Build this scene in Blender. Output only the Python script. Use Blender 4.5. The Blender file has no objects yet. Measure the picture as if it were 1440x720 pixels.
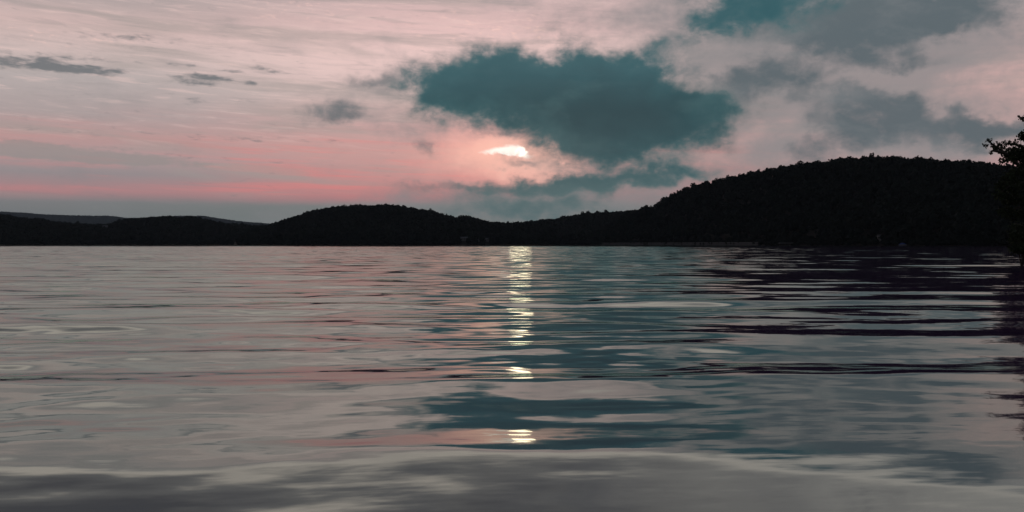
import bpy, math, random
import numpy as np

random.seed(7)
rng = np.random.default_rng(11)
SC = bpy.context.scene
COL = SC.collection
F = 1383.0          # focal length of the photograph in its own pixels (1440 wide, 55 degrees across)
HZ = 343.3          # row of the true horizon
CAM_H = 1.0         # lens height above the water


def lin(r, g, b):
    def c(v):
        v /= 255.0
        return v / 12.92 if v <= 0.04045 else ((v + 0.055) / 1.055) ** 2.4
    return (c(r), c(g), c(b), 1.0)


# ------------------------------------------------------------------ render, camera
SC.render.engine = 'CYCLES'
SC.view_settings.view_transform = 'Standard'
SC.view_settings.look = 'None'
SC.view_settings.exposure = 0.0
SC.view_settings.gamma = 1.0
SC.cycles.use_denoising = True
SC.cycles.max_bounces = 6
SC.cycles.glossy_bounces = 4
SC.cycles.volume_bounces = 0
SC.cycles.caustics_reflective = False
SC.cycles.caustics_refractive = False
SC.cycles.sample_clamp_indirect = 6.0

cd = bpy.data.cameras.new('camera')
cam = bpy.data.objects.new('camera', cd)
COL.objects.link(cam)
cam.location = (0, 0, CAM_H)
cam.rotation_euler = (math.radians(90), 0, 0)
cd.sensor_width = 36.0
cd.lens = 36.0 * F / 1440.0
cd.shift_y = (HZ - 360.0) / 1440.0
cd.clip_start = 0.1
cd.clip_end = 60000
SC.camera = cam


# ------------------------------------------------------------------ node helpers
class NG:
    def __init__(self, tree):
        self.t = tree
        self.n = tree.nodes
        self.l = tree.links

    def _in(self, sock, v):
        if isinstance(v, bpy.types.NodeSocket):
            self.l.new(v, sock)
        elif v is not None:
            sock.default_value = v

    def m(self, op, a, b=None, c=None, clamp=False):
        nd = self.n.new('ShaderNodeMath')
        nd.operation = op
        nd.use_clamp = clamp
        self._in(nd.inputs[0], a)
        if b is not None:
            self._in(nd.inputs[1], b)
        if c is not None:
            self._in(nd.inputs[2], c)
        return nd.outputs[0]

    def add(self, a, b): return self.m('ADD', a, b)
    def sub(self, a, b): return self.m('SUBTRACT', a, b)
    def mul(self, a, b): return self.m('MULTIPLY', a, b)
    def mad(self, a, b, c): return self.m('MULTIPLY_ADD', a, b, c)

    def xyz(self, x, y, z):
        nd = self.n.new('ShaderNodeCombineXYZ')
        for s, v in zip(nd.inputs, (x, y, z)):
            self._in(s, v)
        return nd.outputs[0]

    def sep(self, v):
        nd = self.n.new('ShaderNodeSeparateXYZ')
        self._in(nd.inputs[0], v)
        return nd.outputs

    def noise(self, vec, scale=1.0, detail=4.0, rough=0.55, dist=0.0, lac=2.0):
        nd = self.n.new('ShaderNodeTexNoise')
        nd.noise_dimensions = '3D'
        self._in(nd.inputs['Vector'], vec)
        nd.inputs['Scale'].default_value = scale
        nd.inputs['Detail'].default_value = detail
        nd.inputs['Roughness'].default_value = rough
        nd.inputs['Lacunarity'].default_value = lac
        nd.inputs['Distortion'].default_value = dist
        return nd.outputs['Fac'], nd.outputs['Color']

    def step(self, v, lo, hi, a=0.0, b=1.0):
        nd = self.n.new('ShaderNodeMapRange')
        nd.interpolation_type = 'SMOOTHSTEP'
        self._in(nd.inputs['Value'], v)
        for k, q in (('From Min', lo), ('From Max', hi), ('To Min', a), ('To Max', b)):
            self._in(nd.inputs[k], q)
        return nd.outputs['Result']

    def mix(self, fac, a, b):
        nd = self.n.new('ShaderNodeMix')
        nd.data_type = 'RGBA'
        nd.clamp_factor = True
        self._in(nd.inputs[0], fac)
        self._in(nd.inputs[6], a)
        self._in(nd.inputs[7], b)
        return nd.outputs[2]

    def ramp(self, fac, stops):
        nd = self.n.new('ShaderNodeValToRGB')
        self._in(nd.inputs[0], fac)
        cr = nd.color_ramp
        stops = sorted(stops, key=lambda s: s[0])
        cr.elements[0].position = stops[0][0]
        cr.elements[0].color = stops[0][1]
        cr.elements[1].position = stops[-1][0]
        cr.elements[1].color = stops[-1][1]
        for p, c in stops[1:-1]:
            e = cr.elements.new(p)
            e.color = c
        return nd.outputs[0]


# ------------------------------------------------------------------ the sky
def ang(px, py):
    """a direction of the photograph as azimuth and elevation, both in radians times F"""
    t = (px - 720.0) / F
    az = math.atan(t)
    el = math.atan((HZ - py) / F * math.cos(az))
    return az * F, el * F


def build_sky():
    w = bpy.data.worlds.new('World')
    SC.world = w
    w.use_nodes = True
    g = NG(w.node_tree)
    g.n.clear()
    tc = g.n.new('ShaderNodeTexCoord')
    x, y, z = g.sep(tc.outputs['Generated'])
    U = g.mul(g.m('ARCTAN2', x, y), F)
    V = g.mul(g.m('ARCSINE', z), F)

    # domain warp shared by the soft clouds
    pv = g.xyz(g.mul(U, 1 / 70.0), g.mul(V, 1 / 55.0), 0.0)
    _, wc = g.noise(pv, 1.0, 5.0, 0.6)
    wx, wy, _ = g.sep(wc)
    Uw = g.mad(g.sub(wx, 0.5), 125.0, U)
    Vw = g.mad(g.sub(wy, 0.5), 78.0, V)
    # fluffy detail
    fl, _ = g.noise(g.xyz(g.mul(U, 1 / 38.0), g.mul(V, 1 / 26.0), 3.7), 1.0, 7.0, 0.62, 0.3)
    fl2, _ = g.noise(g.xyz(g.mul(U, 1 / 120.0), g.mul(V, 1 / 60.0), 9.1), 1.0, 6.0, 0.6, 0.2)

    def blob(px, py, rx, ry, amp=1.0, rot=0.0, uu=None, vv=None, soft=0.42):
        u0, v0 = ang(px, py)
        du = g.sub(Uw if uu is None else uu, u0)
        dv = g.sub(Vw if vv is None else vv, v0)
        if rot:
            c, s = math.cos(math.radians(rot)), math.sin(math.radians(rot))
            du, dv = g.mad(du, c, g.mul(dv, s)), g.mad(du, -s, g.mul(dv, c))
        a = g.mul(du, 1.0 / rx)
        b = g.mul(dv, 1.0 / ry)
        q = g.mad(a, a, g.mul(b, b))
        k = g.m('MAXIMUM', g.mad(q, -soft, 1.0), 0.0)
        k = g.mul(k, k)
        return g.mul(k, amp) if amp != 1.0 else k

    def total(bs):
        r = bs[0]
        for b in bs[1:]:
            r = g.add(r, b)
        return r

    # ---- veil of high cloud: three vertical gradients blended by azimuth
    fac = g.mul(V, 1 / 400.0)

    def grad(rows):
        return g.ramp(fac, [((HZ - r) / 400.0, lin(*c)) for r, c in rows])
    gl = grad([(0, (168, 156, 156)), (35, (176, 160, 158)), (62, (202, 176, 172)), (100, (200, 180, 176)),
               (130, (178, 167, 165)), (175, (168, 154, 153)), (205, (184, 146, 144)), (228, (170, 146, 146)),
               (252, (146, 136, 138)), (274, (172, 128, 130)), (288, (126, 122, 124)), (315, (108, 114, 116))])
    gc = grad([(0, (204, 176, 174)), (40, (218, 183, 180)), (80, (234, 200, 195)), (112, (228, 196, 191)),
               (140, (212, 184, 178)), (178, (208, 164, 160)), (215, (200, 154, 149)), (245, (196, 145, 142)),
               (266, (202, 133, 131)), (280, (180, 122, 124)), (292, (124, 122, 123)), (318, (102, 116, 118))])
    gr = grad([(0, (174, 163, 163)), (60, (176, 156, 155)), (100, (204, 168, 164)), (140, (206, 168, 163)),
               (180, (200, 162, 158)), (220, (180, 152, 150)), (260, (182, 136, 136)), (285, (146, 114, 118)),
               (305, (102, 110, 112))])
    Us = g.mad(g.sub(fl2, 0.5), 260.0, U)
    base = g.mix(g.step(Us, ang(140, 0)[0], ang(620, 0)[0]), gl, gc)
    base = g.mix(g.step(Us, ang(820, 0)[0], ang(1180, 0)[0]), base, gr)

    # ---- long streaks of cirrus, slightly tilted
    Vt = g.mad(U, 0.035, V)
    st, _ = g.noise(g.xyz(g.mul(U, 1 / 210.0), g.mul(Vt, 1 / 11.0), 1.3), 1.0, 4.0, 0.55, 0.25)
    st2, _ = g.noise(g.xyz(g.mul(U, 1 / 320.0), g.mul(Vt, 1 / 26.0), 5.3), 1.0, 4.0, 0.5, 0.4)
    low = g.mul(g.step(V, 52.0, 80.0), g.step(V, 190.0, 110.0))
    notr = g.mul(g.step(U, 480.0, 150.0), g.step(U, -700.0, -280.0, 0.4, 1.0))
    pink = g.mul(g.mul(g.step(st, 0.47, 0.66), low), g.mul(notr, 0.45))
    base = g.mix(pink, base, lin(226, 124, 122))
    grey = g.mul(g.step(st2, 0.50, 0.68), g.mul(g.step(V, 40.0, 90.0), 0.55))
    base = g.mix(grey, base, lin(158, 149, 145))
    lite = g.mul(g.step(st2, 0.47, 0.30), g.mul(g.step(V, 170.0, 240.0), 0.18))
    base = g.mix(lite, base, lin(232, 208, 200))
    st3, _ = g.noise(g.xyz(g.mul(U, 1 / 70.0), g.mul(g.mad(U, 0.05, V), 1 / 6.0), 11.3), 1.0, 5.0, 0.6, 0.5)
    upm = g.mul(g.step(V, 90.0, 200.0), g.step(U, 420.0, 60.0))
    base = g.mix(g.mul(g.step(st3, 0.52, 0.70), g.mul(upm, 0.34)), base, lin(232, 200, 193))
    base = g.mix(g.mul(g.step(st3, 0.47, 0.30), g.mul(upm, 0.30)), base, lin(150, 142, 141))
    # altocumulus flecks near the top
    fk, _ = g.noise(g.xyz(g.mul(U, 1 / 15.0), g.mul(Vt, 1 / 5.0), 2.2), 1.0, 4.0, 0.6, 0.5)
    fkm = total([blob(690, 42, 110, 22, 1.0), blob(80, 48, 90, 14, 0.8), blob(430, 12, 70, 14, 0.7), blob(790, 58, 60, 10, 0.8)])
    base = g.mix(g.mul(g.step(fk, 0.53, 0.70), g.mul(fkm, 0.7)), base, lin(240, 200, 190))

    # ---- glow of the sun behind the cloud
    glow = blob(725, 212, 135, 54, 1.0, 0, None, None, 0.5)
    base = g.mix(g.mul(glow, 0.60), base, lin(250, 168, 156))
    glow2 = blob(735, 222, 85, 36, 1.0, -8, None, None, 0.5)
    base = g.mix(g.mul(glow2, 0.8), base, lin(255, 200, 182))

    # ---- thin ragged clouds on the left
    Uf = g.mad(g.sub(wx, 0.5), 40.0, U)
    Vf = g.mad(g.sub(wy, 0.5), 12.0, Vt)
    rg, _ = g.noise(g.xyz(g.mul(U, 1 / 26.0), g.mul(Vt, 1 / 7.0), 7.9), 1.0, 6.0, 0.62, 0.2)
    tl = []
    for px, py, rx, ry, a in ((40, 88, 95, 11, 1.15), (115, 97, 60, 6, 0.85), (285, 112, 42, 6, 1.0), (300, 107, 30, 4, 0.8),
                              (272, 118, 28, 4, 0.8), (325, 99, 24, 3.5, 0.8), (375, 97, 30, 4, 0.8), (352, 116, 16, 4, 0.9),
                              (265, 92, 26, 3.5, 0.7), (175, 52, 90, 5, 0.75), (120, 80, 70, 4, 0.7), (190, 68, 40, 4, 0.65),
                              (350, 141, 26, 4, 0.5), (278, 140, 30, 6, 0.6), (220, 158, 40, 3, 0.5), (70, 183, 60, 4, 0.5),
                              (300, 193, 100, 4, 0.55), (430, 196, 90, 4, 0.4), (170, 212, 60, 3, 0.5), (300, 223, 80, 3, 0.5)):
        u0 = ang(px, py)[0]
        tl.append(blob(px, py - 0.0, rx, ry, a, 0, Uf, g.sub(Vf, u0 * 0.035)))
    D = g.mad(g.sub(rg, 0.5), 3.2, total(tl))
    base = g.mix(g.mul(g.step(D, 0.30, 1.45), 0.95), base, lin(108, 111, 114))
    # grey ridge of cloud low on the left and the bank along the horizon
    D = g.mad(g.sub(rg, 0.5), 1.5, total([blob(40, 236, 150, 12, 1.1, 0, Uf, Vf), blob(200, 246, 120, 7, 0.7, 0, Uf, Vf)]))
    base = g.mix(g.mul(g.step(D, 0.25, 0.75), 0.75), base, lin(146, 138, 136))
    edge = g.mad(g.sub(st2, 0.5), 26.0, g.mad(g.sub(fl, 0.5), 7.0, V))
    bank = g.mul(g.step(edge, 61.0, 52.0), g.step(Us, -640.0, -330.0, 0.35, 0.85))
    bank = g.mul(bank, g.step(U, 330.0, 60.0))
    base = g.mix(bank, base, lin(113, 120, 119))

    # ---- the gap that the sun shines through
    su, sv = g.mad(g.sub(fl, 0.5), 60.0, U), g.mad(g.sub(wy, 0.5), 22.0, g.mad(g.sub(fl, 0.5), 14.0, V))
    sun_d = total([blob(729, 213.5, 24, 7.5, 1.1, -10, su, sv), blob(703, 215, 26, 4.6, 0.95, 0, su, sv)])
    halo = total([blob(718, 216, 62, 20, 0.75, 0, su, sv), blob(700, 220, 110, 30, 0.4, 0, su, sv)])
    base = g.mix(g.mul(halo, 0.75), base, (1.0, 0.53, 0.42, 1))
    base = g.mix(g.step(sun_d, 0.22, 0.98), base, (1.15, 1.06, 0.95, 1))
    base = g.mix(g.step(blob(734, 213.5, 11, 6, 1.0, -10, su, sv), 0.15, 0.95), base, (1.75, 1.6, 1.35, 1))

    # ---- grey wash of thin low cloud round the big one and over the right half
    ws = total([blob(1180, 24, 360, 74, 1.3), blob(1260, 168, 280, 66, 1.2, -4), blob(1250, 90, 200, 40, 0.6), blob(1060, 120, 110, 60, 0.8), blob(980, 250, 190, 34, 0.8, 6),
                blob(640, 130, 150, 60, 0.6), blob(660, 290, 200, 22, 0.9), blob(870, 285, 150, 22, 0.8), blob(545, 175, 80, 34, 0.4), blob(820, 235, 60, 20, 0.5)])
    D = g.mad(g.sub(fl2, 0.5), 2.0, g.mad(g.sub(fl, 0.5), 0.8, ws))
    base = g.mix(g.mul(g.step(D, -0.1, 1.3), 0.84), base, lin(131, 130, 132))

    # ---- grey broken cloud, upper right and small puffs
    rk = [blob(1075, 113, 78, 30, 1.35), blob(1040, 105, 30, 24, 0.5), blob(1135, 112, 34, 12, 0.55),
          blob(1205, 77, 64, 28, 1.25), blob(1285, 82, 60, 16, 0.55), blob(1150, 34, 150, 32, 1.0, 4), blob(1235, 40, 100, 28, 0.75), blob(1260, 8, 150, 28, 0.9), blob(1390, 30, 60, 20, 0.4),
          blob(1335, 184, 150, 26, 1.1, -4), blob(1225, 160, 100, 34, 0.65), blob(1230, 146, 60, 18, 0.95, -10), blob(1410, 172, 70, 16, 0.7),
          blob(1145, 212, 34, 20, 0.75), blob(1180, 190, 60, 26, 0.45), blob(1330, 12, 110, 18, 0.6),
          blob(1420, 40, 60, 40, 0.25), blob(1140, 150, 40, 16, 0.3),
          blob(470, 158, 38, 20, 1.0), blob(485, 172, 24, 12, 0.5), blob(513, 110, 40, 13, 0.8), blob(545, 135, 60, 18, 0.35),
          blob(592, 205, 26, 16, 0.8), blob(560, 175, 50, 16, 0.35), blob(650, 268, 90, 9, 0.7), blob(620, 85, 40, 16, 0.5),
          blob(722, 230, 36, 8, 0.6), blob(690, 180, 50, 9, 0.6, -12), blob(800, 222, 40, 9, 0.6), blob(1100, 240, 110, 20, 0.5, 8)]
    Rk = total(rk)
    near = g.step(Rk, 0.0, 0.7)
    D = g.mad(g.mul(g.sub(fl, 0.5), near), 1.9, g.mad(g.mul(g.sub(fl2, 0.5), near), 1.6, Rk))
    ca = g.mul(g.step(D, -0.2, 1.55), 0.90)
    cc = g.ramp(g.mul(D, 0.6), [(0.1, lin(150, 140, 138)), (0.30, lin(117, 118, 120)), (0.5, lin(97, 104, 108)), (0.85, lin(82, 95, 101))])
    cc = g.mix(g.mul(g.step(fl2, 0.47, 0.68), 0.4), cc, lin(126, 128, 130))
    base = g.mix(ca, base, cc)

    # ---- the big dark cloud and its trails
    mk = [blob(680, 122, 120, 52, 1.15), blob(625, 125, 50, 30, 0.25), blob(790, 106, 120, 46, 1.15), blob(885, 112, 100, 42, 0.8), blob(885, 160, 135, 50, 0.9),
          blob(800, 155, 120, 38, 0.8), blob(950, 168, 90, 36, 0.75), blob(915, 88, 70, 22, 0.4), blob(640, 120, 70, 34, 0.5),
          blob(850, 205, 110, 26, 0.8), blob(860, 232, 100, 24, 0.5), blob(930, 244, 130, 16, 0.45, 4), blob(1015, 165, 60, 26, 0.3),
          blob(830, 258, 150, 17, 0.95, 3), blob(745, 264, 80, 13, 0.5), blob(950, 256, 110, 12, 0.3, 6), blob(960, 212, 90, 20, 0.25),
          blob(800, 292, 150, 18, 0.55), blob(700, 297, 150, 15, 0.5), blob(640, 272, 100, 12, 0.35),
          blob(1040, 20, 100, 34, 0.85, 6), blob(1110, 10, 110, 28, 0.5), blob(985, 42, 70, 20, 0.35, 20), blob(1020, -22, 130, 24, 0.4)]
    Sm = total(mk)
    near = g.step(Sm, 0.0, 0.6)
    D = g.mad(g.mul(g.sub(fl, 0.5), near), 1.3, g.mad(g.mul(g.sub(fl2, 0.5), near), 1.4, Sm))
    ca = g.mul(g.step(D, -0.1, 1.25), 0.985)
    cc = g.ramp(g.mul(D, 0.5), [(0.08, lin(134, 127, 123)), (0.26, lin(108, 113, 113)), (0.44, lin(74, 100, 103)),
                                (0.68, lin(45, 82, 88)), (1.0, lin(37, 71, 78))])
    cc = g.mix(g.step(V, 175.0, 250.0, 0.0, 0.55), cc, lin(56, 94, 102))
    core = g.mul(blob(880, 165, 160, 50, 1.0), 0.6)
    cc = g.mix(core, cc, lin(36, 62, 69))
    cc = g.mix(g.mul(g.step(fl2, 0.50, 0.70), 0.25), cc, lin(80, 110, 112))
    low_c = g.step(V, 110.0, 70.0, 0.0, 0.6)
    cc = g.mix(low_c, cc, lin(84, 107, 109))
    base = g.mix(ca, base, cc)

    # ---- higher than the photograph shows: invented tones for the water's reflections, pale low and right, dark overhead and behind
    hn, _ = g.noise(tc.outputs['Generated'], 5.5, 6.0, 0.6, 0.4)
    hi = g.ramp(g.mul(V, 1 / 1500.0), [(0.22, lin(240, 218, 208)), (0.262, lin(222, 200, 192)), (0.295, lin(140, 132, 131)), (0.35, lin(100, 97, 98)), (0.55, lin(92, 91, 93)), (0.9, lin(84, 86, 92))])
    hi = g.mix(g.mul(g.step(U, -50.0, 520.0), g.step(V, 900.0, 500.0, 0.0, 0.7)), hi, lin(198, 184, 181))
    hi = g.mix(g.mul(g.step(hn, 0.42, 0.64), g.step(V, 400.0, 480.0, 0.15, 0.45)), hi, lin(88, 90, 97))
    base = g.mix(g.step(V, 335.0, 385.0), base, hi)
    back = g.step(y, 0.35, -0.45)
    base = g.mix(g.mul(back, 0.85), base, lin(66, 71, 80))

    bg = g.n.new('ShaderNodeBackground')
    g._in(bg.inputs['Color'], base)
    bg.inputs['Strength'].default_value = 1.13
    sky = g.n.new('ShaderNodeTexSky')
    sky.sky_type = 'NISHITA'
    sky.sun_disc = False
    sky.sun_elevation = math.radians(5.3)
    sky.sun_rotation = math.radians(0.5)
    sky.dust_density = 2.0
    bs = g.n.new('ShaderNodeBackground')
    g._in(bs.inputs['Color'], sky.outputs[0])
    bs.inputs['Strength'].default_value = 0.05
    mx = g.n.new('ShaderNodeMixShader')
    g._in(mx.inputs[0], g.step(V, 300.0, 900.0, 0.996, 0.95))
    g.l.new(bs.outputs[0], mx.inputs[1])
    g.l.new(bg.outputs[0], mx.inputs[2])
    out = g.n.new('ShaderNodeOutputWorld')
    g.l.new(mx.outputs[0], out.inputs['Surface'])
    w.cycles.sampling_method = 'MANUAL'
    w.cycles.sample_map_resolution = 1024


build_sky()

sd = bpy.data.lights.new('sun', 'SUN')
sd.energy = 0.0015
sd.angle = math.radians(1.3)
sd.color = (1.0, 0.74, 0.50)
so = bpy.data.objects.new('sun', sd)
COL.objects.link(so)
so.location = (0, 200, 300)
so.rotation_euler = (math.radians(84.7), 0, math.radians(179.5))


# ------------------------------------------------------------------ materials
def material(name, col, rough=0.8, var=0.35, scale=0.3, spec=0.2, col2=None):
    m = bpy.data.materials.new(name)
    m.use_nodes = True
    g = NG(m.node_tree)
    p = g.n['Principled BSDF']
    tc = g.n.new('ShaderNodeTexCoord')
    n, _ = g.noise(tc.outputs['Object'], scale, 4.0, 0.6)
    c2 = col2 or tuple(c * (1 - var) for c in col[:3])
    c = g.mix(g.step(n, 0.35, 0.65), (*col[:3], 1), (*c2[:3], 1))
    g._in(p.inputs['Base Color'], c)
    p.inputs['Roughness'].default_value = rough
    p.inputs['Specular IOR Level'].default_value = spec
    return m


M_LEAF = material('leaves', (0.021, 0.028, 0.024), 0.9, scale=0.06, col2=(0.015, 0.020, 0.018), spec=0.05)
M_NEAR = material('near_leaves', (0.045, 0.060, 0.030), 0.7, scale=1.5, col2=(0.03, 0.04, 0.022), spec=0.1)
M_BARK = material('bark', (0.07, 0.06, 0.05), 0.9, scale=3.0)
M_SOIL = material('forest_floor', (0.020, 0.019, 0.017), 0.95, scale=0.05)
M_WALL = material('pale_siding', (0.20, 0.20, 0.20), 0.7, var=0.1, scale=0.5)
M_ROOF = material('grey_shingle', (0.12, 0.125, 0.14), 0.8, var=0.2, scale=1.0)
M_DARK = material('window_glass', (0.03, 0.035, 0.04), 0.15, var=0.2, scale=1.0, spec=0.5)
M_WOOD = material('weathered_wood', (0.20, 0.205, 0.21), 0.8, var=0.25, scale=1.2)
M_STONE = material('retaining_stone', (0.075, 0.08, 0.085), 0.85, var=0.3, scale=0.25)
M_BLUE = material('blue_cover', (0.05, 0.09, 0.30), 0.6, var=0.2, scale=1.0)
M_HULL = material('pale_hull', (0.6, 0.6, 0.6), 0.4, var=0.1, scale=1.0, spec=0.5)


def water_material():
    m = bpy.data.materials.new('lake_water')
    m.use_nodes = True
    g = NG(m.node_tree)
    geo = g.n.new('ShaderNodeNewGeometry')
    px, py, pz = g.sep(geo.outputs['Position'])
    # fine capillary ripples laid over the modelled waves
    a, ac = g.noise(g.xyz(g.mul(px, 1.1), g.mul(py, 4.0), 0.0), 1.0, 3.0, 0.5)
    _, bc = g.noise(g.xyz(g.mul(px, 5.0), g.mul(py, 15.0), 4.0), 1.0, 2.0, 0.5)
    ax, ay, _ = g.sep(ac)
    bx, by, _ = g.sep(bc)
    gust, _ = g.noise(g.xyz(g.mul(px, 0.05), g.mul(py, 0.16), 8.0), 1.0, 3.0, 0.5)
    k = g.step(gust, 0.35, 0.7, 0.35, 1.3)
    dy = g.add(g.mul(g.sub(ay, 0.5), 0.060), g.mul(g.sub(by, 0.5), 0.030))
    dx = g.add(g.mul(g.sub(ax, 0.5), 0.075), g.mul(g.sub(bx, 0.5), 0.030))
    off = g.xyz(g.mul(dx, k), g.mul(dy, k), 0.0)
    va = g.n.new('ShaderNodeVectorMath')
    va.operation = 'ADD'
    g.l.new(geo.outputs['Normal'], va.inputs[0])
    g.l.new(off, va.inputs[1])
    vn = g.n.new('ShaderNodeVectorMath')
    vn.operation = 'NORMALIZE'
    g.l.new(va.outputs[0], vn.inputs[0])
    # mirror-like surface over a dim violet-grey body, weighed by the Fresnel term
    g.n.remove(g.n['Principled BSDF'])
    gl = g.n.new('ShaderNodeBsdfGlossy')
    gl.inputs['Color'].default_value = (0.81, 0.955, 0.885, 1)
    gl.inputs['Roughness'].default_value = 0.04
    df = g.n.new('ShaderNodeBsdfDiffuse')
    df.inputs['Color'].default_value = (0.080, 0.030, 0.112, 1)
    fr = g.n.new('ShaderNodeFresnel')
    fr.inputs['IOR'].default_value = WATER_IOR
    g.l.new(vn.outputs[0], gl.inputs['Normal'])
    g.l.new(vn.outputs[0], fr.inputs['Normal'])
    mx = g.n.new('ShaderNodeMixShader')
    g.l.new(fr.outputs[0], mx.inputs[0])
    g.l.new(df.outputs[0], mx.inputs[1])
    g.l.new(gl.outputs[0], mx.inputs[2])
    g.l.new(mx.outputs[0], g.n['Material Output'].inputs['Surface'])
    return m


WATER_IOR = 3.9


# ------------------------------------------------------------------ mesh helpers
def mesh_quads(name, verts, quads, mat, smooth=False):
    me = bpy.data.meshes.new(name)
    nv, nq = len(verts), len(quads)
    me.vertices.add(nv)
    me.vertices.foreach_set('co', np.ascontiguousarray(verts, dtype=np.float32).ravel())
    me.loops.add(nq * 4)
    me.loops.foreach_set('vertex_index', np.ascontiguousarray(quads, dtype=np.int32).ravel())
    me.polygons.add(nq)
    me.polygons.foreach_set('loop_start', np.arange(0, nq * 4, 4, dtype=np.int32))
    me.polygons.foreach_set('loop_total', np.full(nq, 4, dtype=np.int32))
    me.update(calc_edges=True)
    me.polygons.foreach_set('use_smooth', np.full(nq, smooth, dtype=bool))
    me.materials.append(mat)
    return me


def grid_quads(nr, nc):
    i = np.arange(nr - 1)[:, None] * nc + np.arange(nc - 1)[None, :]
    return np.stack([i, i + 1, i + 1 + nc, i + nc], -1).reshape(-1, 4)


def link(name, me, parent=None, loc=(0, 0, 0)):
    o = bpy.data.objects.new(name, me)
    COL.objects.link(o)
    o.location = loc
    if parent:
        o.parent = parent
    return o


def tag(o, label=None, cat=None, group=None, kind=None):
    for k, v in (('label', label), ('category', cat), ('group', group), ('kind', kind)):
        if v:
            o[k] = v
    return o


def box(x0, x1, y0, y1, z0, z1):
    v = np.array([(x, y, z) for z in (z0, z1) for (x, y) in ((x0, y0), (x1, y0), (x1, y1), (x0, y1))], float)
    q = np.array([(3, 2, 1, 0), (4, 5, 6, 7), (0, 1, 5, 4), (1, 2, 6, 5), (2, 3, 7, 6), (3, 0, 4, 7)])
    return v, q


def join(parts):
    vs, qs, n = [], [], 0
    for v, q in parts:
        vs.append(v)
        qs.append(q + n)
        n += len(v)
    return np.concatenate(vs), np.concatenate(qs)


def tube(pts, rads, seg=7):
    """tapered tube along a polyline"""
    pts = [np.array(p, float) for p in pts]
    rings = []
    for i, p in enumerate(pts):
        d = pts[min(i + 1, len(pts) - 1)] - pts[max(i - 1, 0)]
        d /= np.linalg.norm(d) + 1e-9
        a = np.cross(d, (0.3, 0.9, 0.2))
        a /= np.linalg.norm(a) + 1e-9
        b = np.cross(d, a)
        t = np.arange(seg) * 2 * math.pi / seg
        rings.append(p + rads[i] * (np.cos(t)[:, None] * a + np.sin(t)[:, None] * b))
    v = np.concatenate(rings)
    q = []
    for r in range(len(pts) - 1):
        for s in range(seg):
            s2 = (s + 1) % seg
            q.append((r * seg + s, r * seg + s2, (r + 1) * seg + s2, (r + 1) * seg + s))
    return v, np.array(q)


# ------------------------------------------------------------------ the lake
def smooth01(t):
    t = np.clip(t, 0, 1)
    return t * t * (3 - 2 * t)


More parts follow.
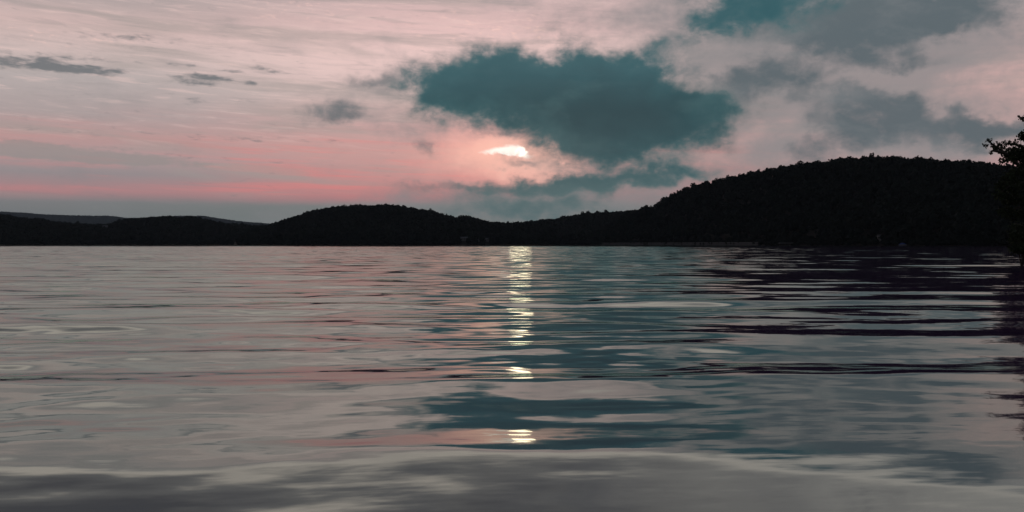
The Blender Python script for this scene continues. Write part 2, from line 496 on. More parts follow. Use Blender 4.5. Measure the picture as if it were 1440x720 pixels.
def build_water():
    ys = []
    y = 2.9
    while y < 2600:
        ys.append(y)
        step = 0.55 * y * y / F
        lim = 0.30 if y < 300 else 0.30 * (y / 300.0) ** 2.4
        y += min(step, lim)
    ys = np.array(ys)
    ui = np.linspace(-0.60, 0.60, 860)
    uo = 0.60 + np.cumsum(np.linspace(0.002, 0.06, 70))
    us = np.concatenate([-uo[::-1], ui, uo])
    dyr = np.gradient(ys)[:, None]
    X = ys[:, None] * us[None, :]
    Y = np.repeat(ys[:, None], len(us), 1)
    Z = np.zeros_like(X)
    r = np.random.default_rng(SEED)
    N = 70
    lam = np.exp(r.uniform(math.log(0.45), math.log(5.5), N))
    wgt = np.exp(-((np.log(lam) - math.log(1.9)) / 0.75) ** 2)
    sl = wgt * r.uniform(0.6, 1.2, N)
    sl *= SLOPE * math.sqrt(2) / math.sqrt((sl ** 2).sum())
    th = r.normal(math.radians(-2), math.radians(9), N) + np.where(r.random(N) < 0.2, r.normal(0, 0.3, N), 0)
    ph = r.uniform(0, 2 * math.pi, N)
    for i in range(N):
        k = 2 * math.pi / lam[i]
        att = np.clip((lam[i] / dyr - 2.2) / 2.5, 0, 1)
        Z += att * (sl[i] / k) * np.sin(k * (math.sin(th[i]) * X + math.cos(th[i]) * Y) + ph[i])
    N2 = 36
    lam = np.exp(r.uniform(math.log(0.28), math.log(1.3), N2))
    sl = r.uniform(0.5, 1.0, N2)
    sl *= RIPPLE * math.sqrt(2) / math.sqrt((sl ** 2).sum())
    th = r.normal(math.radians(3), math.radians(24), N2)
    ph = r.uniform(0, 2 * math.pi, N2)
    Z2 = np.zeros_like(X)
    for i in range(N2):
        k = 2 * math.pi / lam[i]
        att = np.clip((lam[i] / dyr - 2.2) / 2.5, 0, 1)
        Z2 += att * (sl[i] / k) * np.sin(k * (math.sin(th[i]) * X + math.cos(th[i]) * Y) + ph[i])
    # near water lies a little calmer than the open lake
    Z *= 0.38 + 0.62 * smooth01((Y - 5.5) / 9.0)
    Z += Z2 * (0.35 + 0.65 * smooth01((Y - 4.2) / 1.2)) * (0.6 + 0.4 * np.sin(0.55 * X + 0.8 * Y) * np.sin(0.21 * Y - 0.4 * X))
    # the hill on the right gives some lee
    Z *= 1.0 - 0.48 * smooth01((X / Y - 0.06) / 0.26) + 0.25 * smooth01((-X / Y - 0.02) / 0.2)
    # the last swells before the lens, as slopes against distance, with crests that wander from side to side
    sy, sll, ssl, ssr = np.array(SWELL).T
    yy = np.linspace(2.5, 20, 1800)
    k = np.exp(-0.5 * (np.linspace(-3, 3, 25)) ** 2); k /= k.sum()
    pr = []
    for c in (sll, ssl, ssr):
        f = np.convolve(np.interp(yy, sy, c), k, 'same')
        zc = np.cumsum(f) * (yy[1] - yy[0])
        zc -= np.interp(18.0, yy, zc)
        pr.append(zc * smooth01((18.0 - yy) / 8.0))
    Yw = Y + 0.10 * np.sin(0.9 * X + 1.0) + 0.05 * np.sin(2.3 * X + 0.4) + 0.03 * np.sin(4.9 * X + 2.0)
    Xr = smooth01((X - 0.2) / 2.0)
    Xl = smooth01((-0.1 - X) / 1.5)
    Z += np.interp(Yw, yy, pr[0]) * Xl + np.interp(Yw, yy, pr[1]) * (1 - Xr - Xl) + np.interp(Yw, yy, pr[2]) * Xr
    # a low ridge running out obliquely at the lower right
    dl = ((Y - 4.41) + (X - 0.80) * 0.58) / 1.156 + 0.03 * np.sin(3.0 * X)
    Z += 0.0016 * np.exp(-(dl / 0.13) ** 2) * smooth01((X - 0.5) / 0.5) * smooth01((2.9 - X) / 0.8)
    # a flat-topped lens of water in the middle distance
    Z += 0.011 * np.exp(-((X - 0.55) / 0.62) ** 4) * np.tanh((Y - 6.75) / 0.22) * np.exp(-((Y - 6.75) / 0.75) ** 4)
    V = np.stack([X, Y, Z], -1).reshape(-1, 3)
    q = grid_quads(len(ys), len(us))
    me = mesh_quads('water', V, q, water_material(), True)
    o = link('water', me)
    tag(o, 'calm rippled lake reflecting the dusk sky', 'lake', kind='structure')
    print('water', V.shape)


SEED = 5
SLOPE = 0.046
RIPPLE = 0.024
SWELL = [  # distance; slope on the left, in the middle and on the right
    (2.5, 0.05, 0.05, 0.04), (3.67, 0.055, 0.058, 0.018), (4.45, 0.052, 0.056, 0.012), (4.70, 0.028, 0.030, 0.006),
    (4.82, 0.000, -0.014, 0.0), (5.3, 0.008, -0.024, -0.010), (5.8, 0.014, -0.024, -0.006), (6.2, 0.006, -0.022, -0.012),
    (6.45, 0.012, 0.012, 0.004), (6.9, 0.020, 0.022, 0.018), (7.15, 0.010, 0.012, 0.000), (7.30, -0.030, -0.024, -0.060),
    (7.65, -0.050, -0.034, -0.066), (8.0, -0.028, -0.022, -0.066), (8.25, 0.006, 0.006, -0.044), (8.6, 0.024, 0.008, 0.02),
    (9.0, 0.028, 0.010, 0.026), (10.0, 0.014, 0.006, 0.016), (11.0, 0.0, 0.0, -0.016), (12.0, 0.0, 0.0, 0.0), (20.0, 0.0, 0.0, 0.0)]
build_water()


# ------------------------------------------------------------------ hills and forest
class Hill:
    def __init__(self, prof, shore, ridge, tree_h):
        """prof: crest of the trees in photo pixels; shore, ridge: distance against pixel column"""
        self.u = np.array([(p[0] - 720) / F for p in prof])
        self.row = np.array([p[1] for p in prof], float)
        self.su = np.array([(p[0] - 720) / F for p in shore]); self.sy = np.array([p[1] for p in shore], float)
        self.ru = np.array([(p[0] - 720) / F for p in ridge]); self.ry = np.array([p[1] for p in ridge], float)
        self.th = tree_h
        self.ss = np.linspace(0.02, 1.0, 60)

    def depth(self, u, s):
        a = np.interp(u, self.su, self.sy)
        b = np.interp(u, self.ru, self.ry)
        return a + (b - a) * s

    def shape(self, s):
        s1 = np.clip(s, 0, 1)
        up = 0.12 * smooth01(s1 / 0.08) + 0.88 * (0.5 - 0.5 * np.cos(np.pi * s1 ** 0.9))
        dn = 1 - 0.75 * smooth01((s - 1.0) / 0.7)
        return np.where(s <= 1, up, dn)

    def top(self, u):
        """terrain height of the crest that makes the tree tops meet the profile"""
        e = (HZ - np.interp(u, self.u, self.row)) / F
        u = np.asarray(u, float)
        s = self.ss[None, :]
        d = self.depth(u[:, None], s)
        need = (e[:, None] * d + CAM_H - self.th * 0.92) / np.maximum(self.shape(s), 0.05)
        return np.maximum(need.min(1), 1.5)

    def z(self, u, s):
        return self.top(u) * self.shape(s) - 0.6 * (s < 0.004)

    def point(self, px, row):
        """place on the slope that is seen at a given pixel"""
        u = np.array([(px - 720) / F])
        best = None
        for s in np.linspace(0.005, 1, 300):
            d = self.depth(u, s)[0]
            zz = self.z(u, np.array([s]))[0]
            e = HZ - (zz - CAM_H) / d * F
            if best is None or abs(e - row) < best[0]:
                best = (abs(e - row), s, d, zz)
        return u[0], best[1], best[2], best[3]


def crown_template(r, n_leaf, lobes=5, leaf=0.30, squash=0.95):
    """crown of radius about 1 standing on the origin: leafy quads through several lobes round a ragged core"""
    cs = [(0, 0, 1.05, 0.80)]
    for k in range(lobes):
        a = 2 * math.pi * k / lobes + r.uniform(-0.4, 0.4)
        q = r.uniform(0.35, 0.6)
        cs.append((q * math.cos(a), q * math.sin(a), r.uniform(0.65, 1.5), r.uniform(0.38, 0.60)))
    cs.append((r.uniform(-.25, .25), r.uniform(-.25, .25), 1.6, 0.45))
    parts = []
    # core
    st = np.linspace(-1, 1, 4)
    for ax in range(3):
        for sg in (-1, 1):
            A, B = np.meshgrid(st, st, indexing='ij')
            P = np.zeros((16, 3))
            o = [i for i in range(3) if i != ax]
            P[:, o[0]] = A.ravel(); P[:, o[1]] = B.ravel(); P[:, ax] = sg
            P /= np.linalg.norm(P, axis=1)[:, None]
            P *= 0.70 + 0.10 * np.sin(P[:, :1] * 5 + P[:, 2:] * 4)
            P[:, 2] = P[:, 2] * 0.95 + 0.95
            parts.append((P, grid_quads(4, 4)))
    w = np.array([c[3] ** 2 for c in cs]); w /= w.sum()
    idx = r.choice(len(cs), n_leaf, p=w)
    for i in idx:
        cx, cy, cz, rad = cs[i]
        d = r.normal(size=3); d /= np.linalg.norm(d)
        d[2] = abs(d[2]) if r.random() < 0.35 else d[2]
        p = np.array((cx, cy, cz)) + d * rad * r.uniform(0.8, 1.12) * np.array((1, 1, squash))
        t = r.normal(size=3); t /= np.linalg.norm(t)
        a = np.cross(d, t); a /= np.linalg.norm(a) + 1e-9
        b = np.cross(d + 0.6 * t, a); b /= np.linalg.norm(b) + 1e-9
        s = leaf * r.uniform(0.6, 1.25)
        parts.append((np.array([p - a * s, p - b * s * 0.7, p + a * s, p + b * s * 0.8]), np.array([[0, 1, 2, 3]])))
    return join(parts)


TR = np.random.default_rng(21)
T_HI = [crown_template(TR, 150, TR.integers(4, 7), 0.24) for _ in range(7)]
T_LO = [crown_template(TR, 46, TR.integers(3, 6), 0.36) for _ in range(8)]


def stamp(temps, pos, rad, hgt, rot, pick):
    vs, qs, n = [], [], 0
    for k, (tv, tq) in enumerate(temps):
        sel = np.where(pick == k)[0]
        if not len(sel):
            continue
        c, s = np.cos(rot[sel])[:, None], np.sin(rot[sel])[:, None]
        x = tv[None, :, 0] * c - tv[None, :, 1] * s
        y = tv[None, :, 0] * s + tv[None, :, 1] * c
        R = rad[sel][:, None]
        P = np.stack([x * R + pos[sel, 0:1], y * R + pos[sel, 1:2], tv[None, :, 2] * hgt[sel][:, None] / 2.0 + pos[sel, 2:3]], -1)
        vs.append(P.reshape(-1, 3))
        off = (np.arange(len(sel)) * len(tv))[:, None, None] + n
        qs.append((tq[None] + off).reshape(-1, 4))
        n += len(sel) * len(tv)
    return np.concatenate(vs), np.concatenate(qs)


HA = Hill([(-900, 296), (-300, 300), (-60, 298), (0, 298), (20, 299), (40, 300), (60, 302), (85, 303), (130, 304), (155, 304), (180, 307), (200, 307),
           (250, 304), (285, 304), (310, 308), (340, 312), (380, 315), (400, 318), (460, 326), (560, 336)],
          [(-900, 5600), (600, 5600)], [(-900, 7200), (600, 7200)], 16)
HB = Hill([(-900, 290), (-400, 300), (-100, 300), (0, 302), (15, 303), (22, 306), (60, 308), (70, 311), (100, 314), (130, 316), (158, 314), (166, 310),
           (180, 308), (210, 306), (235, 304), (250, 306), (275, 305), (290, 309), (310, 313), (340, 316), (385, 318), (430, 322), (520, 332)],
          [(-900, 1300), (0, 1500), (520, 1750)], [(-900, 1800), (0, 2000), (520, 2200)], 12)
HC = Hill([(330, 332), (360, 321), (380, 315), (392, 312), (400, 309), (420, 303), (440, 296), (470, 291), (500, 288), (520, 289), (540, 288),
           (555, 288), (570, 291), (600, 296), (625, 302), (640, 306), (650, 305), (660, 304), (668, 308), (690, 312), (710, 313),
           (735, 313), (760, 317), (800, 324), (860, 334)],
          [(330, 1350), (860, 1350)], [(330, 1750), (860, 1750)], 11)
HD = Hill([(640, 330), (690, 320), (720, 315), (740, 312), (760, 309), (770, 308), (780, 309), (790, 306), (820, 301), (830, 300), (860, 298),
           (880, 297), (905, 296), (960, 300), (1040, 312)],
          [(640, 1650), (1040, 1500)], [(640, 2100), (1040, 2000)], 11)
HE = Hill([(820, 335), (860, 312), (884, 298), (900, 293), (918, 290), (930, 283), (945, 273), (965, 264), (985, 259), (1000, 256), (1015, 253),
           (1030, 248), (1060, 241), (1090, 236), (1115, 232), (1140, 229), (1170, 225), (1200, 222), (1230, 221), (1260, 221), (1290, 222),
           (1320, 225), (1350, 227), (1380, 229), (1410, 232), (1440, 235), (1600, 240), (2000, 250), (2600, 270)],
          [(820, 1380), (900, 1250), (1000, 1050), (1100, 850), (1200, 700), (1300, 600), (1440, 500), (1800, 380), (2600, 260)],
          [(820, 1600), (900, 1500), (1000, 1320), (1100, 1150), (1200, 1030), (1300, 950), (1440, 850), (1800, 700), (2600, 560)], 10)

HILLS = [
    ('hills', HA, -300, 580, 17, 18, 't', 'far hazy ridge', 0.35),
    ('hills', HB, -700, 500, 8.0, 12, 't', 'low wooded shore on the left', 0.0),
    ('hills', HC, 335, 850, 6.8, 11, 't', 'rounded middle hill', 0.0),
    ('hills', HD, 645, 1030, 7.5, 11, 't', 'low saddle behind the middle of the lake', 0.0),
    ('hills', HE, 825, 2100, 5.8, 10, 't', 'big dark hill on the right', 0.0),
]
CLEAR = []          # (hill, u, s, half-width, depth behind, depth in front): places without trees


def build_hill(name, H, p0, p1, label):
    us = np.linspace((p0 - 720) / F - 0.004, (p1 - 720) / F + 0.004, 160)
    ss = np.concatenate([[-0.02], [0.0], np.linspace(0.006, 0.1, 8), np.linspace(0.13, 1.0, 24), np.linspace(1.05, 1.75, 10)])
    Uu, Ss = np.meshgrid(us, ss)
    d = H.depth(Uu, np.maximum(Ss, -0.02))
    t = H.top(us)[None, :]
    z = t * H.shape(Ss)
    z = np.where(Ss < 0.003, -0.6, z)
    V = np.stack([Uu * d, d, z], -1).reshape(-1, 3)
    o = link(name, mesh_quads(name, V, grid_quads(len(ss), len(us)), M_SOIL, True))
    tag(o, label, 'hill', kind='structure')


def forest(H, p0, p1, spacing, th, seed, smin=0.0, smax=1.12):
    r = np.random.default_rng(seed)
    u0, u1 = (p0 - 720) / F, (p1 - 720) / F
    um = np.linspace(u0, u1, 200)
    span = (H.depth(um, 1.0) - H.depth(um, 0.0)).mean() * (smax - smin)
    width = (u1 - u0) * H.depth(um, 0.6).mean()
    n = int(span * width / spacing ** 2)
    u = r.uniform(u0, u1, n)
    s = r.uniform(smin, smax, n)
    keep = np.ones(n, bool)
    for (h, cu, cs, hw, bk, fr) in CLEAR:
        if h is H:
            keep &= ~((np.abs(u - cu) < hw) & (s > cs - fr) & (s < cs + bk))
    u, s = u[keep], s[keep]
    n = len(u)
    d = H.depth(u, s)
    pos = np.stack([u * d, d, H.z(u, s) - 0.3], -1)
    hgt = th * r.uniform(0.62, 1.12, n)
    rad = spacing * r.uniform(0.55, 0.85, n)
    return pos, rad, hgt, r.uniform(0, 6.28, n), r.integers(0, len(T_LO), n)


def photo_z(H, px):
    return H.top(np.array([(px - 720) / F]))[0]


# the small built things on the far shores: placed first so that the woods leave them room
u_h, s_h, d_h, z_h = HB.point(148, 322.5)
CLEAR.append((HB, u_h, s_h, 0.010, 0.03, 0.22))
shore_houses = [(653, 337.5, 11, 'low grey lakeside house with long pale roof line', 1.0),
                (673, 338.5, 6, 'smallest pale cottage on the far lake shore', 0.8),
                (686, 338.5, 9, 'pale lakeside house nearest the sun path', 0.9)]
sh = []
for px, row, wd, lab, k in shore_houses:
    u, s, d, z = HC.point(px, row + 1.0)
    sh.append((u, s, d, z, wd, lab, k))
    CLEAR.append((HC, u, s, (wd * 0.5 + 0.5) / d, 0.012, 0.2))
u_c, s_c, d_c, z_c = HE.point(1238, 338.5)
CLEAR.append((HE, u_c, s_c, 0.0035, 0.02, 0.2))

for i, (nm, H, p0, p1, sp, th, _t, lab, hz) in enumerate(HILLS):
    build_hill(nm, H, p0, p1, lab)
    pos, rad, hgt, rot, pick = forest(H, p0, p1, sp, th, 40 + i, 0.012, 1.0 if H is not HA else 1.1)
    if H is not HA:     # lower growth right down at the waterline
        more = forest(H, p0, p1, sp * 0.42, th * 0.5, 60 + i, 0.001, 0.035)
        pos, rad, hgt, rot, pick = [np.concatenate(q) for q in zip((pos, rad, hgt, rot, pick), (more[0], more[1] * 1.5, *more[2:]))]
    V, Q = stamp(T_LO, pos, rad, hgt, rot, pick)
    o = link('forest', mesh_quads('forest', V, Q, M_LEAF, False))
    FL = ['distant grey wooded ridge low behind the left shore', 'dark low forest along the left lake shore',
          'dense forest covering the rounded middle hill', 'dark forest on the low saddle right of the middle hill',
          'black forest covering the tall hill on the right'][i]
    tag(o, FL, 'forest', kind='stuff')
    print('forest', i, len(pos), len(Q))

# trees of the crests, seen one by one against the sky
def crest_mesh(k):
    v, q = T_HI[k]
    tv, tq = tube([(0, 0, -0.6), (0, 0, 0.3), (0.03, 0, 1.0)], [0.06, 0.05, 0.03], 6)
    v, q = join([(v, q), (tv, tq)])
    return mesh_quads('crest_tree', v, q, M_LEAF, False)


CREST = [crest_mesh(k) for k in range(len(T_HI))]
cr = np.random.default_rng(77)


def crest(H, p0, p1, step, rad, hgt, label, group):
    px = p0
    while px < p1:
        d0 = H.depth(np.array([(px - 720) / F]), np.array([0.97]))[0]
        u = np.array([(px - 720) / F])
        s = cr.uniform(0.86, 1.0)
        d = H.depth(u, np.array([s]))[0]
        z = H.z(u, np.array([s]))[0]
        o = link('crest_tree', CREST[cr.integers(0, len(CREST))], None, (u[0] * d, d, z))
        o.rotation_euler = (0, 0, cr.uniform(0, 6.28))
        k = cr.uniform(0.6, 1.3)
        hh = hgt * (cr.uniform(0.68, 1.06) if cr.random() > 0.1 else 1.22)
        o.scale = (rad * k, rad * k * cr.uniform(0.9, 1.1), hh / 2.0)
        tag(o, label, 'tree', group)
        px += step * cr.uniform(0.6, 1.4)


crest(HE, 885, 1442, 8.6, 5.2, 10.6, 'leafy tree standing in the skyline of the tall dark hill', 'trees along the crest of the tall dark hill')
crest(HC, 382, 735, 7.4, 5.8, 12.5, 'leafy tree standing in the skyline of the rounded middle hill', 'trees along the crest of the rounded hill')
crest(HD, 738, 884, 7.4, 6.6, 12.5, 'leafy tree in the skyline of the low saddle beside the tall hill', 'trees along the crest of the low saddle')
crest(HB, 2, 384, 7.8, 7.0, 13.5, 'leafy tree topping the low shore wood in front of the grey ridge', 'trees along the top of the left shore wood')
# one taller tree that pokes out of the crest
u = np.array([(1226 - 720) / F]); d = HE.depth(u, np.array([0.97]))[0]; z = HE.z(u, np.array([0.97]))[0]
o = link('crest_tree', CREST[2], None, (u[0] * d, d, z)); o.scale = (4.2, 4.2, 7.0)
tag(o, 'tallest rounded treetop poking above the top of the dark hill', 'tree')


# ------------------------------------------------------------------ houses, wall, dock, boat
def gable(w, dp, h, rh, over=0.5):
    x, y = w / 2 + over, dp / 2 + over
    th = 0.18
    v = np.array([(-x, -y, h), (x, -y, h), (x, 0, h + rh), (-x, 0, h + rh), (x, y, h), (-x, y, h),
                  (-x, -y, h + th), (x, -y, h + th), (x, 0, h + rh + th), (-x, 0, h + rh + th), (x, y, h + th), (-x, y, h + th)], float)
    q = np.array([(0, 3, 2, 1), (3, 5, 4, 2), (6, 7, 8, 9), (9, 8, 10, 11), (0, 1, 7, 6), (5, 11, 10, 4), (1, 2, 8, 7), (2, 4, 10, 8), (0, 6, 9, 3), (3, 9, 11, 5)])
    return v, q


def house(name, loc, w, dp, h, rh, label, cat='house', group=None, rot=0.0, wins=3):
    e = bpy.data.objects.new(name, None)
    COL.objects.link(e)
    e.location = loc
    e.rotation_euler = (0, 0, rot)
    tag(e, label, cat, group)
    b = box(-w / 2, w / 2, -dp / 2, dp / 2, -2.5, h)
    gb = (np.array([(-w / 2, -dp / 2, h), (-w / 2, dp / 2, h), (-w / 2, 0, h + rh * 0.9), (-w / 2, 0, h + rh * 0.9),
                    (w / 2, -dp / 2, h), (w / 2, dp / 2, h), (w / 2, 0, h + rh * 0.9), (w / 2, 0, h + rh * 0.9)], float),
          np.array([(0, 1, 2, 3), (4, 6, 7, 5)]))
    link('wall', mesh_quads('wall', *join([b, gb]), M_WALL), e)
    link('roof', mesh_quads('roof', *gable(w, dp, h, rh), M_ROOF), e)
    for k in range(wins):
        x = (k + 0.5) / wins * w - w / 2
        link('window', mesh_quads('window', *box(x - 0.5, x + 0.5, -dp / 2 - 0.04, -dp / 2 + 0.02, h * 0.42, h * 0.85), M_DARK), e)
    link('door', mesh_quads('door', *box(w * 0.30 - 0.2, w * 0.30 + 0.7, -dp / 2 - 0.05, -dp / 2 + 0.02, 0.0, h * 0.78), M_WOOD), e)
    return e


house('hillside_house', (u_h * d_h, d_h, z_h + 0.6), 9, 8, 4.5, 3.2, 'pale house half hidden in the trees of the left shore wood', rot=0.2)
for (u, s, d, z, wd, lab, k) in sh:
    house('lakeside_house', (u * d, d, z + 0.4), wd, 7, 3.0 * k, 2.0 * k, lab, rot=0.1 * (k - 0.9), wins=2 if wd < 8 else 3,
          group='houses on the far shore below the middle hill')
house('cabin', (u_c * d_c, d_c, z_c + 0.3), 3.2, 3.2, 2.3, 1.1, 'tiny white cabin among the trees at the foot of the dark hill', 'cabin', wins=1)

# long low wall along the water at the foot of the big hill
pts = []
for px in np.linspace(846, 1066, 60):
    u = (px - 720) / F
    d = float(HE.depth(np.array([u]), np.array([0.0]))[0]) - 3.0
    pts.append((u * d, d))
pts = np.array(pts)
n = len(pts)
vv = np.concatenate([np.c_[pts, np.full(n, -0.5)], np.c_[pts, np.full(n, 2.6)], np.c_[pts + (0, 1.0), np.full(n, 2.6)], np.c_[pts + (0, 1.0), np.full(n, -0.5)]])
qq = np.concatenate([np.stack([np.arange(n - 1) + a * n, np.arange(n - 1) + 1 + a * n, np.arange(n - 1) + 1 + b * n, np.arange(n - 1) + b * n], -1) for a, b in ((0, 1), (1, 2), (2, 3))])
e = bpy.data.objects.new('retaining_wall', None); COL.objects.link(e); e.location = (pts[n // 2, 0], pts[n // 2, 1], 0)
tag(e, 'long low grey retaining wall along the water under the dark hill', 'wall')
o = link('stonework', mesh_quads('stonework', vv - (pts[n // 2, 0], pts[n // 2, 1], 0), qq, M_STONE), e)
cv = np.concatenate([np.c_[pts + (0, -0.2), np.full(n, 2.6)], np.c_[pts + (0, -0.2), np.full(n, 2.85)], np.c_[pts + (0, 1.2), np.full(n, 2.85)], np.c_[pts + (0, 1.2), np.full(n, 2.61)]])
o = link('coping', mesh_quads('coping', cv - (pts[n // 2, 0], pts[n // 2, 1], 0), qq, M_WOOD), e)

# dock with a pale deck
u = (1111 - 720) / F
d = float(HE.depth(np.array([u]), np.array([0.0]))[0]) - 6
e = bpy.data.objects.new('dock', None); COL.objects.link(e); e.location = (u * d, d, 0)
tag(e, 'pale wooden dock on the water below the dark hill', 'dock')
link('deck', mesh_quads('deck', *box(-9.5, 9.5, -1.5, 1.5, 1.6, 2.0), M_WOOD), e)
link('railing', mesh_quads('railing', *join([box(-9.5, 9.5, -1.45, -1.33, 2.5, 2.62)] + [box(x - .06, x + .06, -1.45, -1.33, 2.0, 2.5) for x in np.linspace(-9.2, 9.2, 8)]), M_WOOD), e)
for x in np.linspace(-8.5, 8.5, 5):
    for yy in (-1.2, 1.2):
        v, q = tube([(x, yy, -1.5), (x, yy, 1.6)], [0.16, 0.16], 8)
        link('pile', mesh_quads('pile', v, q, M_BARK), e)

# small boat moored under a blue cover
u = (1270 - 720) / F
d = float(HE.depth(np.array([u]), np.array([0.0]))[0]) - 5
e = bpy.data.objects.new('boat', None); COL.objects.link(e); e.location = (u * d, d, 0); e.rotation_euler = (0, 0, 0.15)
tag(e, 'small moored boat under a dark blue cover at the foot of the hill', 'boat')
st = np.linspace(0, 1, 11)
hullv, coverv = [], []
for t in st:
    hw = 0.95 * (1 - max(0, (t - 0.45) / 0.55) ** 2.2) + 0.02
    x = -2.6 + 5.2 * t
    hullv.append([(x, -hw, 0.75 + 0.25 * t), (x, -hw * 0.75, 0.05), (x, 0, -0.2 + 0.25 * t ** 3), (x, hw * 0.75, 0.05), (x, hw, 0.75 + 0.25 * t)])
    top = 0.78 + 0.25 * t + 0.95 * math.sin(math.pi * min(1, t * 1.15 + 0.05)) ** 0.7 if t * 1.15 + 0.05 < 1 else 0.82 + 0.25 * t
    coverv.append([(x, -hw - 0.04, 0.72 + 0.25 * t), (x, -hw * 0.6, 0.5 * (0.8 + top)), (x, 0, top), (x, hw * 0.6, 0.5 * (0.8 + top)), (x, hw + 0.04, 0.72 + 0.25 * t)])
link('hull', mesh_quads('hull', np.array(hullv).reshape(-1, 3), grid_quads(11, 5), M_HULL, True), e)
link('cover', mesh_quads('cover', np.array(coverv).reshape(-1, 3), grid_quads(11, 5), M_BLUE, True), e)

# ------------------------------------------------------------------ the near bank and its tree on the right
TD = 46.0


def at(px, row, d=TD):
    return np.array(((px - 720) / F * d, d, CAM_H + (HZ - row) / F * d))


by = np.concatenate([np.linspace(36, 60, 20), np.linspace(64, 420, 40)])
rows_ = []
for k, w in enumerate((0.0, 0.4, 1.2, 3.0, 8.0, 20.0, 60.0)):
    zz = (-0.5, 0.12, 0.4, 0.7, 1.3, 2.4, 5.0)[k]
    x0 = np.where(by < 62, 0.5215 * by + 0.5 * np.sin(by * 0.9) * 0.4, 0.5215 * by + (by - 62) * 0.15)
    rows_.append(np.c_[x0 + w, by, np.full(len(by), zz) + 0.08 * np.sin(by * 1.7 + k)])
V = np.concatenate(rows_)
o = link('bank', mesh_quads('bank', V, grid_quads(len(rows_), len(by)), M_SOIL, True))
tag(o, 'dark earth bank at the right edge of the lake', 'bank', kind='structure')


def leaf_clump(r, c, rad, n, size, flat=0.75):
    out = []
    for _ in range(n):
        d = r.normal(size=3)
        d /= np.linalg.norm(d)
        p = np.array(c) + d * rad * r.random() ** 0.45 * np.array((1, 1, flat))
        t = r.normal(size=3)
        t[2] -= 0.3
        t /= np.linalg.norm(t)
        a = np.cross(t, r.normal(size=3)); a /= np.linalg.norm(a) + 1e-9
        s = size * r.uniform(0.6, 1.3)
        out.append((np.array([p, p + t * s * 0.5 + a * s * 0.32, p + t * s, p + t * s * 0.5 - a * s * 0.32]), np.array([[0, 1, 2, 3]])))
    return out


nr = np.random.default_rng(5)
base = at(1456, 0); base[2] = 0.35
e = bpy.data.objects.new('shore_tree', None); COL.objects.link(e); e.location = base
tag(e, 'leafy tree leaning out over the water at the right edge', 'tree')
fork = at(1450, 255)
topk = at(1462, 120)
tk = tube([base + (0, 0, -0.5), base + (-0.05, 0, 1.2), fork, at(1455, 190), topk], [0.30, 0.24, 0.19, 0.13, 0.05], 10)
link('trunk', mesh_quads('trunk', tk[0] - base, tk[1], M_BARK, True), e)
limbs = [
    [fork, at(1432, 232, 45.6), at(1415, 216, 45.3), at(1402, 207, 45.2), at(1390, 199, 45.1)],
    [at(1415, 216, 45.3), at(1404, 213, 45.0), at(1394, 212, 45.0)],
    [at(1452, 225), at(1438, 207, 46.5), at(1425, 202, 46.8), at(1411, 203, 47)],
    [at(1455, 200), at(1446, 188, 46.2), at(1436, 190, 46.4)],
    [at(1458, 170), at(1448, 166), at(1438, 165, 46.2)],
    [fork, at(1436, 258, 45), at(1420, 262, 44.6), at(1408, 270, 44.4)],
    [at(1452, 285), at(1436, 290, 45.3), at(1418, 298, 45.2)],
    [at(1453, 240), at(1470, 215, 47), at(1490, 205, 47.5)],
    [at(1455, 200), at(1475, 170, 45), at(1495, 160, 44.5)],
    [at(1452, 270), at(1480, 258, 45), at(1505, 255, 44)],
]
for L in limbs:
    tv, tq = tube([p for p in L], [0.085 * (1 - 0.8 * i / (len(L) - 1)) + 0.012 for i in range(len(L))], 6)
    link('limb', mesh_quads('limb', tv - base, tq, M_BARK, True), e)
lv = []
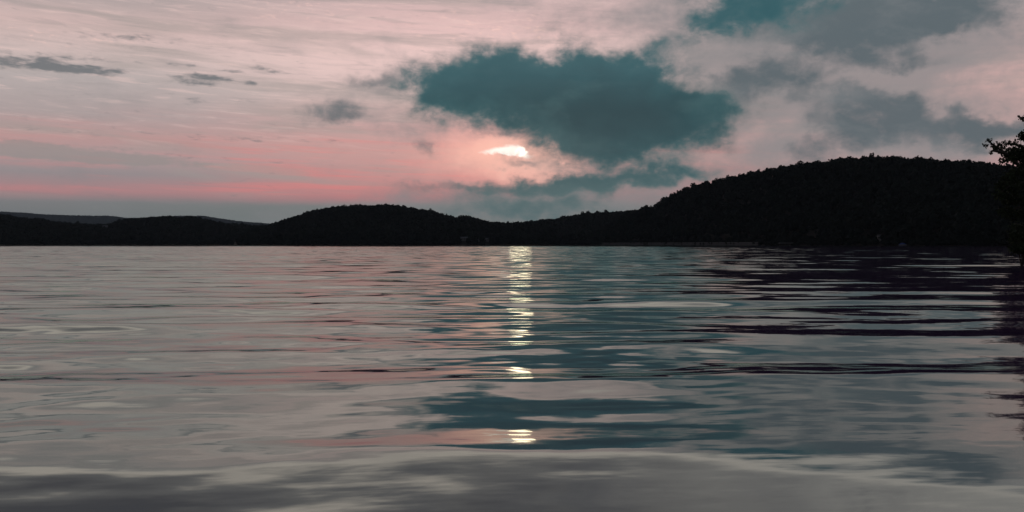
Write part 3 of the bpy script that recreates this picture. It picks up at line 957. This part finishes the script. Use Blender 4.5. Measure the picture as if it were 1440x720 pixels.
for (px, row, r_px, n, d) in [
    (1391, 197, 4, 10, 45.1), (1386, 205, 3.5, 10, 45.1), (1397, 205, 5, 16, 45.2), (1402, 210, 6, 24, 45.2), (1394, 215, 3.5, 8, 45.0),
    (1409, 203, 6, 26, 46.8), (1419, 202, 6, 26, 46.8), (1427, 201, 5, 20, 46.8), (1413, 213, 8, 50, 45.4), (1424, 214, 9, 80, 45.6),
    (1433, 208, 9, 80, 46.4), (1420, 222, 9, 80, 45.4), (1432, 222, 10, 120, 45.7), (1440, 215, 11, 120, 46), (1437, 191, 8, 70, 46.4), (1446, 194, 9, 80, 46.2),
    (1438, 165, 4, 16, 46.2), (1448, 166, 8, 60, 46), (1410, 226, 5, 30, 45.2), (1442, 230, 11, 110, 46),
    (1450, 180, 10, 90, 46), (1462, 150, 18, 200, 46), (1466, 190, 20, 240, 46), (1490, 200, 20, 240, 47.5), (1495, 165, 20, 240, 44.5), (1465, 125, 14, 140, 46),
    (1432, 242, 12, 120, 45.4), (1418, 250, 10, 100, 45), (1410, 262, 11, 110, 44.6), (1425, 262, 14, 160, 44.8), (1440, 258, 14, 160, 45.6),
    (1405, 274, 9, 80, 44.4), (1420, 280, 13, 150, 45), (1436, 280, 14, 160, 45.4), (1414, 298, 11, 120, 45.2), (1430, 302, 14, 160, 45.4), (1445, 300, 14, 160, 46), (1505, 255, 22, 260, 44), (1480, 250, 20, 240, 45)]:
    lv += leaf_clump(nr, at(px, row, d) - base, r_px * d / F, int(n * 1.6), 0.15, 0.8)
link('crown', mesh_quads('crown', *join(lv), M_NEAR), e)

for i, (px, d, hh, ww, lab) in enumerate([(1437, 43.5, 1.5, 0.55, 'low dark bush at the waterline under the leaning tree'),
                                          (1441, 50, 2.0, 0.75, 'taller dark bush on the bank behind the leaning tree')]):
    bs = at(px, 0, d); bs[2] = 0.15
    e = bpy.data.objects.new('shore_bush', None); COL.objects.link(e); e.location = bs
    tag(e, lab, 'bush')
    stems = []
    lv = []
    for k in range(6):
        a = k * 1.05
        tip = np.array((math.cos(a) * ww * 0.7, math.sin(a) * ww * 0.7, hh * nr.uniform(0.7, 1.0)))
        stems.append(tube([(0, 0, -0.3), tip * (0.4, 0.4, 0.5), tip], [0.03, 0.02, 0.008], 5))
        lv += leaf_clump(nr, tip * (0.9, 0.9, 0.9), ww * 0.5, 110, 0.13)
        lv += leaf_clump(nr, tip * (0.8, 0.8, 0.5), ww * 0.5, 110, 0.13)
    link('stems', mesh_quads('stems', *join(stems), M_BARK, True), e)
    link('foliage', mesh_quads('foliage', *join(lv), M_NEAR), e)

# ------------------------------------------------------------------ the air over the lake
HAZE = 3.2e-5
if HAZE:
    v, q = box(-7000, 5200, -60, 8600, -3.0, 275.0)
    m = bpy.data.materials.new('haze_air')
    m.use_nodes = True
    nt = m.node_tree
    nt.nodes.clear()
    pv = nt.nodes.new('ShaderNodeVolumePrincipled')
    pv.inputs['Color'].default_value = (0.66, 0.80, 0.95, 1)
    pv.inputs['Density'].default_value = HAZE
    ou = nt.nodes.new('ShaderNodeOutputMaterial')
    nt.links.new(pv.outputs[0], ou.inputs['Volume'])
    o = link('haze', mesh_quads('haze', v, q, m))
    tag(o, 'thin evening haze over the lake', 'haze', kind='stuff')
